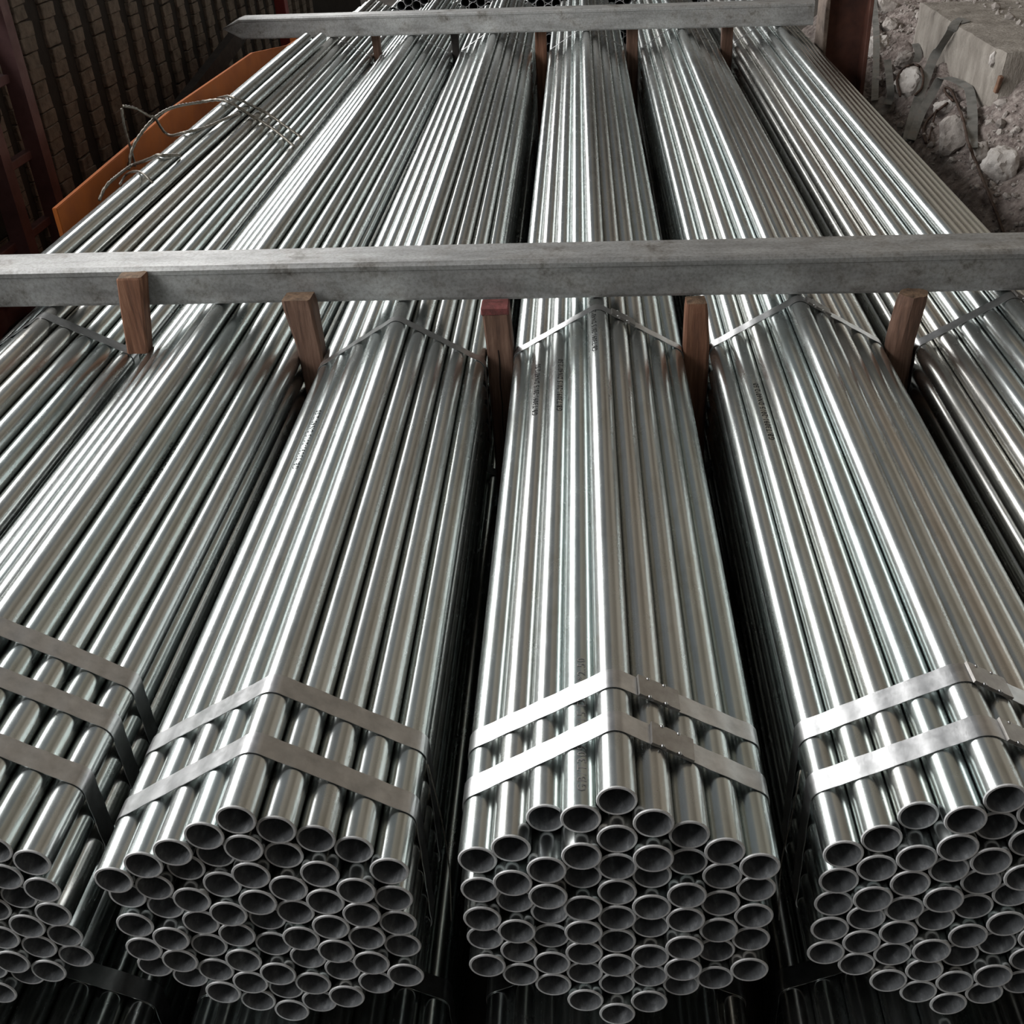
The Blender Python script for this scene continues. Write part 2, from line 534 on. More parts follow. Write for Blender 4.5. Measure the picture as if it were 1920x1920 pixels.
def seal_mesh():
    """crimped clip: sleeve with two notched waists, lying along local x"""
    bm = bmesh.new()
    prof = [(-0.030, 0.0185), (-0.021, 0.0185), (-0.017, 0.0168), (-0.013, 0.0168), (-0.009, 0.0188), (0.003, 0.0188), (0.007, 0.0166), (0.011, 0.0166), (0.015, 0.0186), (0.030, 0.0186)]
    top = [(x, w) for x, w in prof] + [(x, -w) for x, w in reversed(prof)]
    vb = [bm.verts.new((x, y, -0.001)) for x, y in top]
    vt = [bm.verts.new((x, y, 0.0034)) for x, y in top]
    n = len(top)
    bm.faces.new(vt); bm.faces.new(vb[::-1])
    for i in range(n): bm.faces.new((vb[i], vb[(i + 1) % n], vt[(i + 1) % n], vt[i]))
    for x in (-0.015, 0.009):
        for s in (-1, 1):
            bmesh.ops.create_uvsphere(bm, u_segments=8, v_segments=6, radius=0.0026, matrix=Matrix.Translation((x, s * 0.0167, 0.0028)))
    bmesh.ops.recalc_face_normals(bm, faces=bm.faces)
    for f in bm.faces:
        if f.calc_area() < 4e-6: f.material_index = 1; f.smooth = True
    me = bpy.data.meshes.new('seal'); bm.to_mesh(me); bm.free()
    me.materials.append(SEAL); me.materials.append(STRAP)
    return me


SEAL_ME = seal_mesh()


def bundle(name, x, slope, z, label, group, straps, side=5, rad=R, pme=PIPE_ME, yend=0.0, jit=0.008, over=None, marks=(), seed=1, hz=None):
    """straps: (y left corner, y apex, y right corner, width, seal distance along right slope or None)"""
    rr = random.Random(seed)
    hz = hz or (4 * 2 * rad + rad)
    e = empty(name, (x, 0, z - hz), -math.atan(slope))
    tag(e, label, 'pipe bundle', group)
    cx = 0.8660254 * 2 * rad
    for (i, j) in slots(side):
        topmost = j == (2 * side - 1 - abs(i) - 1) / 2
        y0 = yend + rr.uniform(-jit, jit)
        if topmost and over and i in over: y0 = over[i]
        p = link('pipe', pme, e, (i * cx, y0, j * 2 * rad + hz), (0, rr.uniform(-3, 3), 0))
        for (mi, my, ang) in marks:
            if topmost and mi == i:
                link('printed_marking', TXT_FAINT if my < 0.1 else TXT, p, (0, my - y0, 0), (0, ang - p.rotation_euler.y, 0))
    for k, (yl, ya, yr, w, seal) in enumerate(straps):
        s = link('strap', strap_mesh(side, rad, w, yl, ya, yr, seed * 3 + k), e, (0, 0, hz))
        if seal is not None:
            ex = (side - 1) * cx + rad
            am = math.radians(30)
            ap = Vector((0, (side - 1) * 2 * rad))
            t = Vector((math.cos(am), -math.sin(am)))
            nrm = Vector((math.sin(am), math.cos(am)))
            pos = ap + nrm * (rad + 0.0022) + t * seal
            f = pos.x / ex
            q = link('seal', SEAL_ME, s, (pos.x, ya + (yr - ya) * f, pos.y))
            q.rotation_euler = (0, am, -math.atan((ya - yr) / ex * 0.87))
            q.scale = (1, w / 0.034, 1)
    return e


W = 0.0335
UG = 'strapped bundles of the upper layer'
bundle('pipe_bundle', -1.291, -0.0048, 0.0, 'strapped bundle of galvanized pipes with wire slings on top, beside the orange plate', UG,
       [(0.31, 0.30, 0.31, W, None), (0.22, 0.21, 0.22, W, None), (1.475, 1.465, 1.475, 0.032, None), (5.14, 5.13, 5.14, 0.014, None)], seed=11)
bundle('pipe_bundle', -0.887, -0.0005, 0.0, 'galvanized pipe bundle held by three front straps, between the splintered stake and the leaning stake', UG,
       [(0.33, 0.32, 0.315, W, None), (0.245, 0.235, 0.23, W, None), (0.14, 0.13, 0.126, W, None), (5.11, 5.10, 5.11, 0.014, None)], seed=12,
       marks=((2, 0.70, -0.45),), over={4: 0.0, 3: 0.0})
bundle('pipe_bundle', -0.4395, -0.0056, 0.0, 'galvanized pipe bundle with two plain front straps, between the leaning stake and the red-topped stake', UG,
       [(0.183, 0.190, 0.186, W, None), (0.072, 0.084, 0.079, W, None), (1.376, 1.383, 1.374, 0.026, None), (5.13, 5.14, 5.13, 0.014, None)], seed=13,
       marks=((-3, 0.86, -0.12),),
       over={-4: -0.024, -3: -0.021, -2: -0.022, -1: -0.018, 0: -0.015, 1: -0.009, 2: -0.002, 3: 0.002, 4: -0.010}, yend=-0.012)
bundle('pipe_bundle', 0.0, 0.0, 0.0, 'galvanized pipe bundle with brilliant white front straps and two clips, right beside the red-topped stake', UG,
       [(0.190, 0.196, 0.200, W, 0.052), (0.105, 0.120, 0.114, W, 0.066), (1.418, 1.414, 1.414, 0.028, 0.050), (5.06, 5.07, 5.06, 0.014, None)], seed=14,
       marks=((-2, 1.02, 0.15), (-3, 1.05, -0.2), (-1, 0.03, 0.1), (0, 1.19, -0.35)),
       over={-4: 0.008, -3: 0.006, -2: 0.031, -1: 0.009, 0: 0.015, 1: 0.003, 2: 0.007, 3: 0.003, 4: 0.001})
bundle('pipe_bundle', 0.4347, 0.0059, 0.0, 'galvanized pipe bundle clipped on its front straps, between the pale-topped and the round stake', UG,
       [(0.207, 0.203, 0.207, W, 0.026), (0.115, 0.110, 0.112, W, 0.040), (1.424, 1.428, 1.418, 0.030, 0.035), (5.0, 5.02, 5.0, 0.014, None)], seed=15,
       marks=((-3, 0.93, 0.1),),
       over={-4: 0.019, -3: 0.022, -2: 0.036, -1: 0.009, 0: 0.019}, yend=0.015)
bundle('pipe_bundle', 0.880, 0.0098, 0.0, 'strapped bundle of galvanized pipes lying beside the rubble bank and the rusty column', UG,
       [(0.21, 0.20, 0.21, W, 0.03), (0.11, 0.10, 0.11, W, 0.03), (1.400, 1.410, 1.404, 0.030, 0.020), (5.03, 5.04, 5.03, 0.014, None)], seed=16)

LOOSE_LEN = 3.07
LOOSE_ME = pipe_mesh('loose_pipe', R - 0.0002, 0.0034, LOOSE_LEN)
LOOSE_ROW = [(0.1980, 0.1350), (0.1545, 0.0905), (0.1110, 0.0470), (0.0675, 0.0035)]
def slope_top(u):
    return 0.2500 - 0.577 * abs(u)
LOOSE = [(u0, slope_top(u0), u1, slope_top(u1)) for u0, u1 in LOOSE_ROW]
for (a0, a1), (b0, b1) in zip(LOOSE_ROW[:3], LOOSE_ROW[1:]):
    m0, m1 = (a0 + b0) / 2, (a1 + b1) / 2
    LOOSE.append((m0 + 0.021, slope_top(m0) + 0.0372, m1 + 0.021, slope_top(m1) + 0.0372))
PIPE_AXES = []            # centre lines of the pipes that the wire slings lie on
for (u0, z0, u1, z1) in LOOSE:
    a_ = Vector((-1.291 - 0.0048 * 1.83 - u0, 1.83, z0))
    b_ = Vector((-1.291 - 0.0048 * 4.9 - u1, 4.90, z1))
    if z0 > slope_top(u0) + 0.01:                        # the upper ones reach a little further forward
        sh = (b_ - a_).normalized() * -0.13
        a_, b_ = a_ + sh, b_ + sh
    o = link('loose_pipe', LOOSE_ME)
    o.location = a_
    o.rotation_euler = (b_ - a_).to_track_quat('Y', 'Z').to_euler()
    PIPE_AXES.append((a_, b_))
    tag(o, 'loose galvanized pipe lying along the outer shoulder of the sling-laden bundle by the orange plate', 'pipe', 'loose pipes by the orange plate')
for bx_, sl_ in ((-1.291, -0.0048), (-0.887, -0.0005)):
    for (i, j) in slots(5):
        PIPE_AXES.append((Vector((bx_ + i * CX, 0, j * D)), Vector((bx_ + sl_ * 6.5 + i * CX, 6.5, j * D))))

LG = 'strapped bundles of the lower layer'
UX = (-1.291, -0.887, -0.4395, 0.0, 0.4347, 0.880)
for i, x in enumerate(UX):
    y1 = 0.085 + 0.012 * i
    bundle('pipe_bundle', x, (-0.0048, -0.0005, -0.0056, 0.0, 0.0059, 0.0098)[i], ZLOW,
           'dark pipe bundle on the floor directly under the ' + ('sling-laden bundle', 'bundle with three front straps', 'bundle with two plain front straps',
            'bundle with brilliant white straps', 'clipped bundle beside the round stake', 'bundle next to the rubble bank')[i], LG,
           [(y1, y1, y1, W, None), (1.6, 1.6, 1.6, W, None)], seed=31 + i, yend=-0.14)

FAR_PIPE = pipe_mesh('pipe', 0.0299, 0.0022, 3.0, 24)
for i, x in enumerate((-1.09, -0.67, -0.235, 0.225, 0.70)):
    bundle('pipe_bundle', x, 0.0, 0.0, 'bundle of wider pipes with open ends, ' + ('behind the brown stake at the sling-laden bundle', 'straight behind the blackened stake', 'straight behind the light tan stake', 'behind the dull brown stake', 'behind the stake nearest the rusty column')[i], 'wider pipe bundles beyond the upper layer',
           [(7.1, 7.1, 7.1, 0.03, None), (9.0, 9.0, 9.0, 0.03, None)], side=4, rad=0.03, pme=FAR_PIPE, yend=6.78, seed=51 + i, jit=0.015, hz=-ZF)

# ------------------------------------------------------------------ steel beams on top
def beam_mesh(x0, x1, h, w, tip=False):
    """rectangular tube along x, front face at y = 0, standing on z = 0, folded lip along the top front edge"""
    prof = [(0.004, 0), (w - 0.004, 0), (w, 0.004), (w, h - 0.004), (w - 0.004, h), (0.010, h), (0.004, h - 0.003), (0.0, h - 0.008),
            (0.0, h - 0.018), (0.0025, h - 0.0195), (0.0025, 0.006)]
    n = len(prof)
    stations = []
    steps = 40
    for i in range(steps + 1):
        x = x0 + (x1 - x0) * i / steps
        stations.append((x, 1.0))
    if tip:
        stations = [(x0 - 0.095, 0.06), (x0 - 0.05, 0.5)] + stations
    vs, fs = [], []
    for x, sc in stations:
        for (y, z) in prof:
            wob = 0.0012 * noise.noise(Vector((x * 2.5, y * 9, z * 9)))
            vs.append((x, y + wob, h * 0.52 + (z - h * 0.52) * sc + wob))
    for i in range(len(stations) - 1):
        for k in range(n):
            k2 = (k + 1) % n
            fs.append((i * n + k, i * n + k2, (i + 1) * n + k2, (i + 1) * n + k))
    fs.append(tuple(range(n))); fs.append(tuple(range(len(vs) - 1, len(vs) - n - 1, -1)))
    return mesh('steel_beam', vs, fs, BEAM)


ZT = 4.5 * D + 0.0016
o = link('steel_beam', beam_mesh(-1.80, 1.32, 0.091, 0.118))
o.location = (0, 1.4645, ZT); o.rotation_euler = (0, 0, math.atan(-0.0379))
tag(o, 'long grey galvanized steel beam lying across the pipes, with the tall wooden stakes before it', 'beam')
o = link('steel_beam', beam_mesh(-1.82, 1.085, 0.102, 0.10, tip=True))
o.location = (0, 4.915, ZT); o.rotation_euler = (0, 0, math.atan(-0.137))
tag(o, 'grey galvanized steel beam with one pointed end, its other end against the rusty column', 'beam')


# ------------------------------------------------------------------ wooden stakes
def stake_mesh(w0, w1, d, h, mats, lean=(0, 0), seed=0, round_=False, free=0.0, rough=0.0022):
    """stake standing on z = 0; w0 bottom width, w1 top width; faces 0 = sides, 1 = top"""
    n = 18 if round_ else 4
    vs, fs, fm = [], [], []
    levels = 40
    base = []
    if round_:
        base = [(0.5 * math.cos(2 * math.pi * k / n), 0.5 * math.sin(2 * math.pi * k / n)) for k in range(n)]
    else:
        c = 0.09
        base = [(-0.5, -0.5 + c), (-0.5 + c, -0.5), (-0.17, -0.5), (0.17, -0.5), (0.5 - c, -0.5), (0.5, -0.5 + c), (0.5, 0.5 - c), (0.5 - c, 0.5), (0, 0.5), (-0.5 + c, 0.5), (-0.5, 0.5 - c)]
        n = len(base)
    for i in range(levels + 1):
        t = i / levels
        g = max(0.0, (t - free) / (1 - free))      # part of the stake above the gap
        w = w0 + (w1 - w0) * g
        sc = 1.0 if i < levels else 0.93
        for k, (x, y) in enumerate(base):
            v = Vector((x * w * sc + lean[0] * g, y * d * sc + lean[1] * g, h * t))
            nn = noise.noise_vector(Vector((x * 4 + seed * 3.1, y * 4, t * 9 * h + seed)))
            v += Vector((nn.x, nn.y, 0.6 * nn.z if i == levels else 0)) * rough * (1.5 if i == levels else 1)
            vs.append(v)
    for i in range(levels):
        for k in range(n):
            k2 = (k + 1) % n
            fs.append((i * n + k, i * n + k2, (i + 1) * n + k2, (i + 1) * n + k)); fm.append(0)
    fs.append(tuple(range(n))[::-1]); fm.append(0)
    top = len(vs)
    vs.append(Vector((lean[0], lean[1], h + 0.002)))
    for k in range(n):
        fs.append((levels * n + k, levels * n + (k + 1) % n, top)); fm.append(1)
    return mesh('stake', vs, fs, mats, fmat=fm)


def beam_front(x):
    return 1.4645 - 0.0379 * x


SG = 'wooden stakes before the long beam'
def stake(x, top, w0, w1, d, bottom, mats, lean, label, seed, round_=False, gap=0.004, group=SG):
    y = beam_front(x) - d / 2 - gap
    o = link('wooden_stake', stake_mesh(w0, w1, d, top - bottom, mats, lean, seed, round_, max(0.0, (0.125 - bottom) / (top - bottom)) if bottom < 0 else 0.0))
    o.location = (x, y, bottom)
    tag(o, label, 'stake', group)
    return o


stake(-1.0925, 0.304, 0.050, 0.062, 0.045, 0.117, [WOOD_ORANGE, WOOD_END], (0.026, 0), 'splintered reddish wooden stake wedged beside the sling-laden bundle, reaching the beam top', 3)
stake(-0.6676, 0.248, 0.0545, 0.070, 0.058, ZF, [WOOD, WOOD_END], (-0.014, 0), 'plain brown square wooden stake leaning sideways, two stakes away from the round one', 5)
s = stake(-0.2237, 0.222, 0.060, 0.062, 0.052, ZF, [WOOD, WOOD_RED], (-0.006, 0), 'wooden stake with a red painted top and a long crack down its face', 7)
ys = beam_front(-0.226) - 0.052 - 0.004
crack = link('crack', ribbon_mesh('crack', [Vector((-0.003 + 0.0012 * math.sin(k * 1.7), -0.0262, 0.30 + k * 0.028)) for k in range(18)], 0.0022, (1, 0, 0), 0.0012, INK), s)
cap = link('red_top', box_mesh('red_top', 0.0635, 0.0535, 0.02, WOOD_RED, 0.003, rough=0.0012, seed=2, cuts=3), s, (-0.006, 0, 0.222 - ZF - 0.009))
cap['label'] = 'red painted top of the stake'
stake(0.2215, 0.222, 0.056, 0.047, 0.050, ZF, [WOOD_ORANGE, WOOD_END], (-0.003, 0), 'square wooden stake with a pale bare top, standing between the clipped bundles', 9)
stake(0.6685, 0.232, 0.063, 0.066, 0.060, ZF, [WOOD, WOOD_END], (0.014, 0), 'thick round wooden stake with a frayed top', 12, True)

for i, (x, w, wt) in enumerate(((-1.1025, 0.040, 0.055), (-0.6790, 0.035, 0.056), (-0.232, 0.058, 0.058), (0.232, 0.058, 0.058), (0.697, 0.055, 0.055))):
    y = 4.915 - 0.137 * x + 0.10 + 0.05
    bot = ZF
    mt = [WOOD, DARKWOOD, WOOD_ORANGE, WOOD, WOOD][i]
    o = link('wooden_stake', stake_mesh(w, wt, 0.05, ZT + 0.06 - bot, [mt, WOOD_END], (0, 0), 20 + i, False, (0.14 - bot) / (ZT + 0.06 - bot)))
    o.location = (x, y, bot)
    tag(o, ['brown wooden stake behind the pointed beam, beside the sling-laden bundle', 'blackened wooden stake behind the pointed beam', 'light tan wooden stake behind the pointed beam',
            'dull brown wooden stake behind the pointed beam, next to the tan one', 'square wooden stake behind the pointed beam, nearest to the rusty column'][i], 'stake', 'wooden stakes behind the pointed beam')

# ------------------------------------------------------------------ orange plate along the left bundle
p = empty('orange_plate', (-1.61, 2.28, ZF))
tag(p, 'long orange painted steel side plate standing along the sling-laden bundle', 'steel plate')
h = 0.238 - ZF
prof = [(0, 0), (0, h - 0.012), (1.2, h + 0.02), (2.35, h + 0.002), (3.05, h - 0.085), (3.6, h - 0.11), (3.6, 0)]
link('plate', extrude_profile('plate', prof, 'x', -0.008, 0.008, ORANGE, 0.002), p)
link('bottom_flange', box_mesh('bottom_flange', 0.12, 3.6, 0.012, ORANGE, 0.002), p, (-0.06, 1.8, 0.006))
for k in range(5):
    link('rib', extrude_profile('rib', [(0, 0), (-0.11, 0), (-0.03, h - 0.06), (0, h - 0.06)], 'y', -0.005, 0.005, ORANGE), p, (-0.008, 0.3 + k * 0.75, 0))

# ------------------------------------------------------------------ rusty H column on the right
p = empty('steel_column', (1.255, 4.92, ZF))
tag(p, 'rusty dark brown steel H column standing where the pointed beam ends', 'column')
link('web', box_mesh('web', 0.19, 0.012, 3.2, RUST, base=True), p, (0, 0.02, 0.015))
for s_ in (-1, 1):
    link('flange', box_mesh('flange', 0.020, 0.20, 3.2, [RUST_PALE if s_ < 0 else RUST], 0.003, base=True), p, (s_ * 0.102, 0.02, 0.015))  # left flange in a paler grey-brown than web and right flange
link('base_plate', box_mesh('base_plate', 0.30, 0.30, 0.015, RUST, 0.002, base=True), p, (0, 0.02, 0))

# ------------------------------------------------------------------ rubble bank on the right
def bank_z(x, y):
    edge = 1.20 + 0.05 * noise.noise(Vector((y * 1.3, 0, 3))) + 0.03 * noise.noise(Vector((y * 4, 0, 9))) + 0.006 * y
    u = x - edge
    pts = [(-9, ZF - 0.03), (0, ZF - 0.03), (0.10, -0.42), (0.19, -0.17), (0.34, -0.07), (0.48, 0.0), (0.8, 0.10), (1.6, 0.16), (9, 0.2)]
    z = pts[-1][1]
    for (a, za), (b, zb) in zip(pts, pts[1:]):
        if a <= u < b:
            z = za + (zb - za) * (u - a) / (b - a); break
    if u > 0.4 and y < 4.1: z += 0.10 * min(1, (u - 0.4) / 0.25) * max(0, 1 - abs(y - 3.75) / 0.9)
    if u > 0.02:
        v = Vector((x, y, z))
        amp = min(1, u / 0.15)
        z += amp * (0.075 * noise.noise(v * 3.1) + 0.04 * noise.noise(v * 7.7) + 0.022 * noise.noise(v * 17) + 0.012 * noise.noise(v * 38))
    return z


vs, fs = [], []
xs = [1.16 + 0.016 * i for i in range(70)] + [2.28 + 0.08 * i for i in range(16)]
ysr = [0.5 + 0.02 * i for i in range(325)]
for y in ysr:
    for x in xs:
        z = bank_z(x, y)
        j = 0.012 * noise.noise(Vector((x * 21, y * 21, 5))) if x > 1.3 else 0
        vs.append((x + j, y, z))
n = len(xs)
for i in range(len(ysr) - 1):
    for k in range(n - 1):
        fs.append((i * n + k, i * n + k + 1, i * n + n + k + 1, i * n + n + k))
bank = o = link('ground_bank', mesh('ground_bank', vs, fs, SOIL, smooth=True, sharp=50))
tag(o, 'crumbling brown soil and rubble bank rising beside the pipes', 'soil bank', kind='structure')

# old concrete footing on the bank
bm = bmesh.new()
bmesh.ops.create_cube(bm, size=1.0)
for v in bm.verts: v.co = Vector((v.co.x * 1.3, v.co.y * 1.36, v.co.z * 0.55))
bmesh.ops.subdivide_edges(bm, edges=bm.edges[:], cuts=22, use_grid_fill=True)
for v in bm.verts:
    q = v.co.copy()
    d = noise.noise_vector(q * 2) * 0.014 + noise.noise_vector(q * 11) * 0.006 + noise.noise_vector(q * 30) * 0.004
    ed = (abs(abs(q.x) - 0.65) < 0.02) + (abs(abs(q.y) - 0.68) < 0.02) + (abs(abs(q.z) - 0.275) < 0.02)
    if ed >= 2: v.co *= 0.985
    v.co += d
    if q.z < 0.2 and q.x < -0.6: v.co.x -= 0.05 * (0.2 - q.z)
me = bpy.data.meshes.new('concrete_block'); bm.to_mesh(me); bm.free(); me.materials.append(CONCRETE)
me.polygons.foreach_set('use_smooth', [True] * len(me.polygons)); me.set_sharp_from_angle(angle=math.radians(40))
o = link('concrete_block', me); o.location = (2.36, 4.66, 0.21 - 0.275); o.rotation_euler = (0, 0, 0.0)
tag(o, 'big pale weathered concrete block with a flat top set in the rubble bank', 'concrete block')


def tree(o):
    bpy.context.view_layer.update()
    return BVHTree.FromPolygons([o.matrix_world @ v.co for v in o.data.vertices], [tuple(f.vertices) for f in o.data.polygons])


BLOCK = tree(o)
SOLIDS = [BLOCK, tree(bank)]        # what straps and wires on the bank must stay outside of


def clear_of_solids(path, offs, gap):
    """brings a path that lies on the bank in front of the stones, block and straps that would swallow it"""
    P = [p.copy() for p in path]
    lim = []
    for p in P:
        m = 1.0
        for off in offs:
            v = p + off - CAM
            L = v.length
            for t in SOLIDS:
                hit = t.ray_cast(CAM, v / L, L + 2 * gap)
                if hit[0] is not None: m = min(m, (hit[3] - gap) / L)
        lim.append(m)
    sc = lim[:]
    for _ in range(10):
        sc = [min(lim[i], (sc[max(i - 1, 0)] + 2 * sc[i] + sc[min(i + 1, len(sc) - 1)]) / 4) for i in range(len(sc))]
    return [CAM + (p - CAM) * k for p, k in zip(P, sc)]


def stone_mesh(sx, sy, sz, mat, seed, sub=4, rough=0.5):
    bm = bmesh.new()
    bmesh.ops.create_icosphere(bm, subdivisions=sub, radius=1.0)
    rs = random.Random(seed)
    planes = [(Vector((rs.gauss(0, 1), rs.gauss(0, 1), rs.gauss(0, 1))).normalized(), rs.uniform(0.55, 0.9)) for _ in range(9)]
    for v in bm.verts:
        c = v.co.copy()
        for nrm, dd in planes:                      # chip flat facets off
            e = c.dot(nrm) - dd
            if e > 0: c -= nrm * e * 0.9
        c += c.normalized() * (rough * 0.35 * noise.noise(c * 1.7 + Vector((seed, 0, 0))) + rough * 0.2 * noise.noise(c * 5 + Vector((0, seed, 0))))
        c += c.normalized() * rough * 0.10 * noise.noise(c * 13 + Vector((0, 0, seed)))
        v.co = Vector((c.x * sx, c.y * sy, c.z * sz))
    me = bpy.data.meshes.new('stone'); bm.to_mesh(me); bm.free()
    me.materials.append(mat)
    me.polygons.foreach_set('use_smooth', [True] * len(me.polygons)); me.set_sharp_from_angle(angle=math.radians(28))
    return me


def hit_bank(px, py):
    d = ray(px, py)
    t = 1.2
    while t < 12:
        q = CAM + d * t
        inblock = 1.70 < q.x < 3.0 and 3.98 < q.y < 5.34 and q.z < 0.21
        if q.x > 1.17 and (q.z < bank_z(q.x, q.y) or inblock): return q
        t += 0.01
    return CAM + d * 6


def stone(px, py, wpx, hpx, mat, label, seed, lift=0.35, name='stone'):
    q = hit_bank(px, py)
    depth = (q - CAM).dot(FWD)
    sx = wpx * depth / F_PX / 2 * 1.15
    sz = hpx * depth / F_PX / 2 * 1.15
    o = link(name, stone_mesh(sx, (sx + sz) / 2, sz, mat, seed))
    o.location = q + (CAM - q).normalized() * min(sx, sz) * lift
    o.rotation_euler = (0, 0, rnd.uniform(-0.4, 0.4))
    SOLIDS.append(tree(o))
    return tag(o, label, 'stone')


stone(1875, 318, 62, 74, STONE_W, 'large whitish stone embedded low in the rubble bank', 2)
stone(1648, 92, 44, 54, STONE_W, 'rounded pale stone behind the upright loose strap near the column', 5, 0.5)
stone(1672, 52, 34, 36, STONE_G, 'grey stone in the rubble between column and concrete block', 8)
stone(1703, 158, 52, 58, STONE_W, 'pale pinkish stone encircled by the rusty wire loop', 11, 0.5)
stone(1660, 15, 46, 34, STONE_G, 'mossy grey stone beside the far corner of the concrete block', 14)
stone(1700, 115, 40, 34, STONE_G, 'flat grey stone resting against the concrete block under the straps', 17)
stone(1772, 205, 44, 38, STONE_W, 'small white chipped stone between the two bent straps', 21)
stone(1790, 262, 64, 74, STONE_G, 'broad dusty grey boulder in the bank under the bent straps', 24, 0.25)
stone(1660, 200, 44, 34, STONE_G, 'dark angular stone at the foot of the rusty column', 27)
stone(1720, 232, 30, 30, STONE_G, 'shaded stone at the foot of the long straight strap', 30)
stone(1838, 290, 36, 40, STONE_G, 'brownish stone touching the large whitish stone', 33)
stone(1873, 197, 10, 14, STONE_W, 'tiny white pebble lying below the brick chip', 36, 0.5, 'pebble')
stone(1862, 112, 12, 24, STONE_W, 'elongated pale pebble stuck on the concrete face', 39, 0.5, 'pebble')
stone(1905, 245, 18, 16, STONE_G, 'small grey pebble above the large whitish stone', 42, 0.4, 'pebble')

# gravel scattered over the bank
rg = random.Random(3)
bm = bmesh.new(); bmesh.ops.create_icosphere(bm, subdivisions=1, radius=1.0)
ICO_V = [v.co.copy() for v in bm.verts]; ICO_F = [[v.index for v in f.verts] for f in bm.faces]; bm.free()
gv, gf = [], []
for k in range(3800):
    x = rg.uniform(1.42, 2.3); y = rg.uniform(1.8, 6.2)
    if 1.66 < x < 3.05 and 3.93 < y < 5.38:
        if rg.random() < 0.75 or x < 1.95: continue
        z = BLOCK.ray_cast(Vector((x, y, 2)), Vector((0, 0, -1)))[0]
        if z is None: continue
        z = z.z
    else:
        z = bank_z(x, y)
    sz = rg.uniform(0.003, 0.010) * (2.6 if rg.random() < 0.1 else 1)
    g_ = Vector((x, y, z))
    if any((lambda h: h[0] is not None and (h[3] < sz * 2 or (g_ - h[0]).dot(h[1]) < 0))(t.find_nearest(g_, 0.2)) for t in SOLIDS[2:]): continue
    mt = Matrix.Translation((x, y, z + sz * 0.3)) @ Matrix.Rotation(rg.uniform(0, 6), 4, 'Z') @ Matrix.Rotation(rg.uniform(0, 6), 4, 'X') @ Matrix.Diagonal((sz * rg.uniform(0.7, 1.6), sz, sz * rg.uniform(0.5, 1), 1))
    n0 = len(gv)
    gv += [mt @ (v * rg.uniform(0.8, 1.2)) for v in ICO_V]
    gf += [tuple(n0 + a for a in f) for f in ICO_F]
tag(link('gravel', mesh('gravel', gv, gf, STONE_G)), 'loose grey gravel scattered over the rubble bank', 'gravel', kind='stuff')

# brick chip stuck in the bank
q = hit_bank(1872, 158)
o = link('brick_chip', box_mesh('brick_chip', 0.018, 0.02, 0.075, m_simple('orange_brick', [(0.3, (0.10, 0.05, 0.032)), (0.7, (0.24, 0.14, 0.09))], 30, (0.8, 0.95), 0, 0.5, 0.004), 0.003, 1, 0.003, 4, cuts=3))
o.location = q + (CAM - q).normalized() * 0.01; o.rotation_euler = (0.4, -0.18, 0.3)
tag(o, 'thin orange brick chip sticking out of the bank', 'brick chip')


def on_bank(pts, lift):
    out = []
    for (x, y) in pts:
        q = hit_bank(x, y)
        out.append(q + (CAM - q).normalized() * lift)
    return out


def smooth_depth(pts, lifts):
    """points above the bank; depth is eased so that the strip stays a smooth band"""
    P = on_bank(pts, 0)
    ds = [(q - CAM).dot(FWD) for q in P]
    ds2 = [sum(ds[max(0, i - 1):i + 2]) / len(ds[max(0, i - 1):i + 2]) for i in range(len(ds))]
    return [CAM + ray(*p) * (min(d, d2) - l) for p, d, d2, l in zip(pts, ds, ds2, lifts)]


def loose_strap(pts, lift, width, label, across=(0.97, 0.1, 0.15)):
    w = Vector(across).normalized() * width * 0.5
    P = clear_of_solids(catmull(smooth_depth(pts, lift), 6), [Vector((0, 0, 0)), w * 1.05, w * -1.05, w * 0.5, w * -0.5], 0.018)
    o = link('loose_strap', ribbon_mesh('loose_strap', P, width, across, 0.0015, OLDSTRAP))
    SOLIDS.append(tree(o))
    return tag(o, label, 'steel strap', 'scrap straps on the rubble bank')


loose_strap([(1637, -25), (1640, 20), (1643, 60), (1643, 100), (1642, 140), (1640, 188)], [0.08, 0.08, 0.08, 0.07, 0.04, 0.004], 0.034, 'upright loose steel strap hanging beside the rusty column')
loose_strap([(1812, 42), (1796, 38), (1783, 58), (1765, 86), (1750, 110), (1735, 150), (1718, 198), (1704, 250), (1702, 264)], [0.004, 0.01, 0.04, 0.06, 0.08, 0.09, 0.07, 0.03, 0.004], 0.044, 'long bent steel strap folded over the concrete block edge')
loose_strap([(1823, 277), (1823, 255), (1823, 210), (1818, 170), (1806, 158), (1780, 147), (1762, 150), (1745, 180), (1726, 215), (1708, 262)],
            [0.004, 0.02, 0.04, 0.06, 0.08, 0.09, 0.09, 0.07, 0.05, 0.004], 0.040, 'arched loose steel strap bent over like a hoop on the bank')
loose_strap([(1664, 112), (1668, 150), (1670, 178), (1664, 196)], [0.006, 0.02, 0.02, 0.006], 0.036, 'short dull strap scrap lying among the pale stones')
loose_strap([(1716, 82), (1722, 100), (1718, 116)], [0.006, 0.02, 0.006], 0.034, 'short curled strap scrap under the concrete block corner')


def wire(name, pts, lifts, r, label, cat='wire', mat=RUSTWIRE, amp=0.0):
    ra = r * (1 + amp)
    P = clear_of_solids(catmull(smooth_depth(pts, lifts), 8), [Vector((0, 0, 0)), RIGHT * ra, -RIGHT * ra, DOWN * ra, -DOWN * ra], ra * 1.4)
    o = link(name, rope_mesh(name, P, r, mat, amp=amp))
    SOLIDS.append(tree(o))
    return tag(o, label, cat)


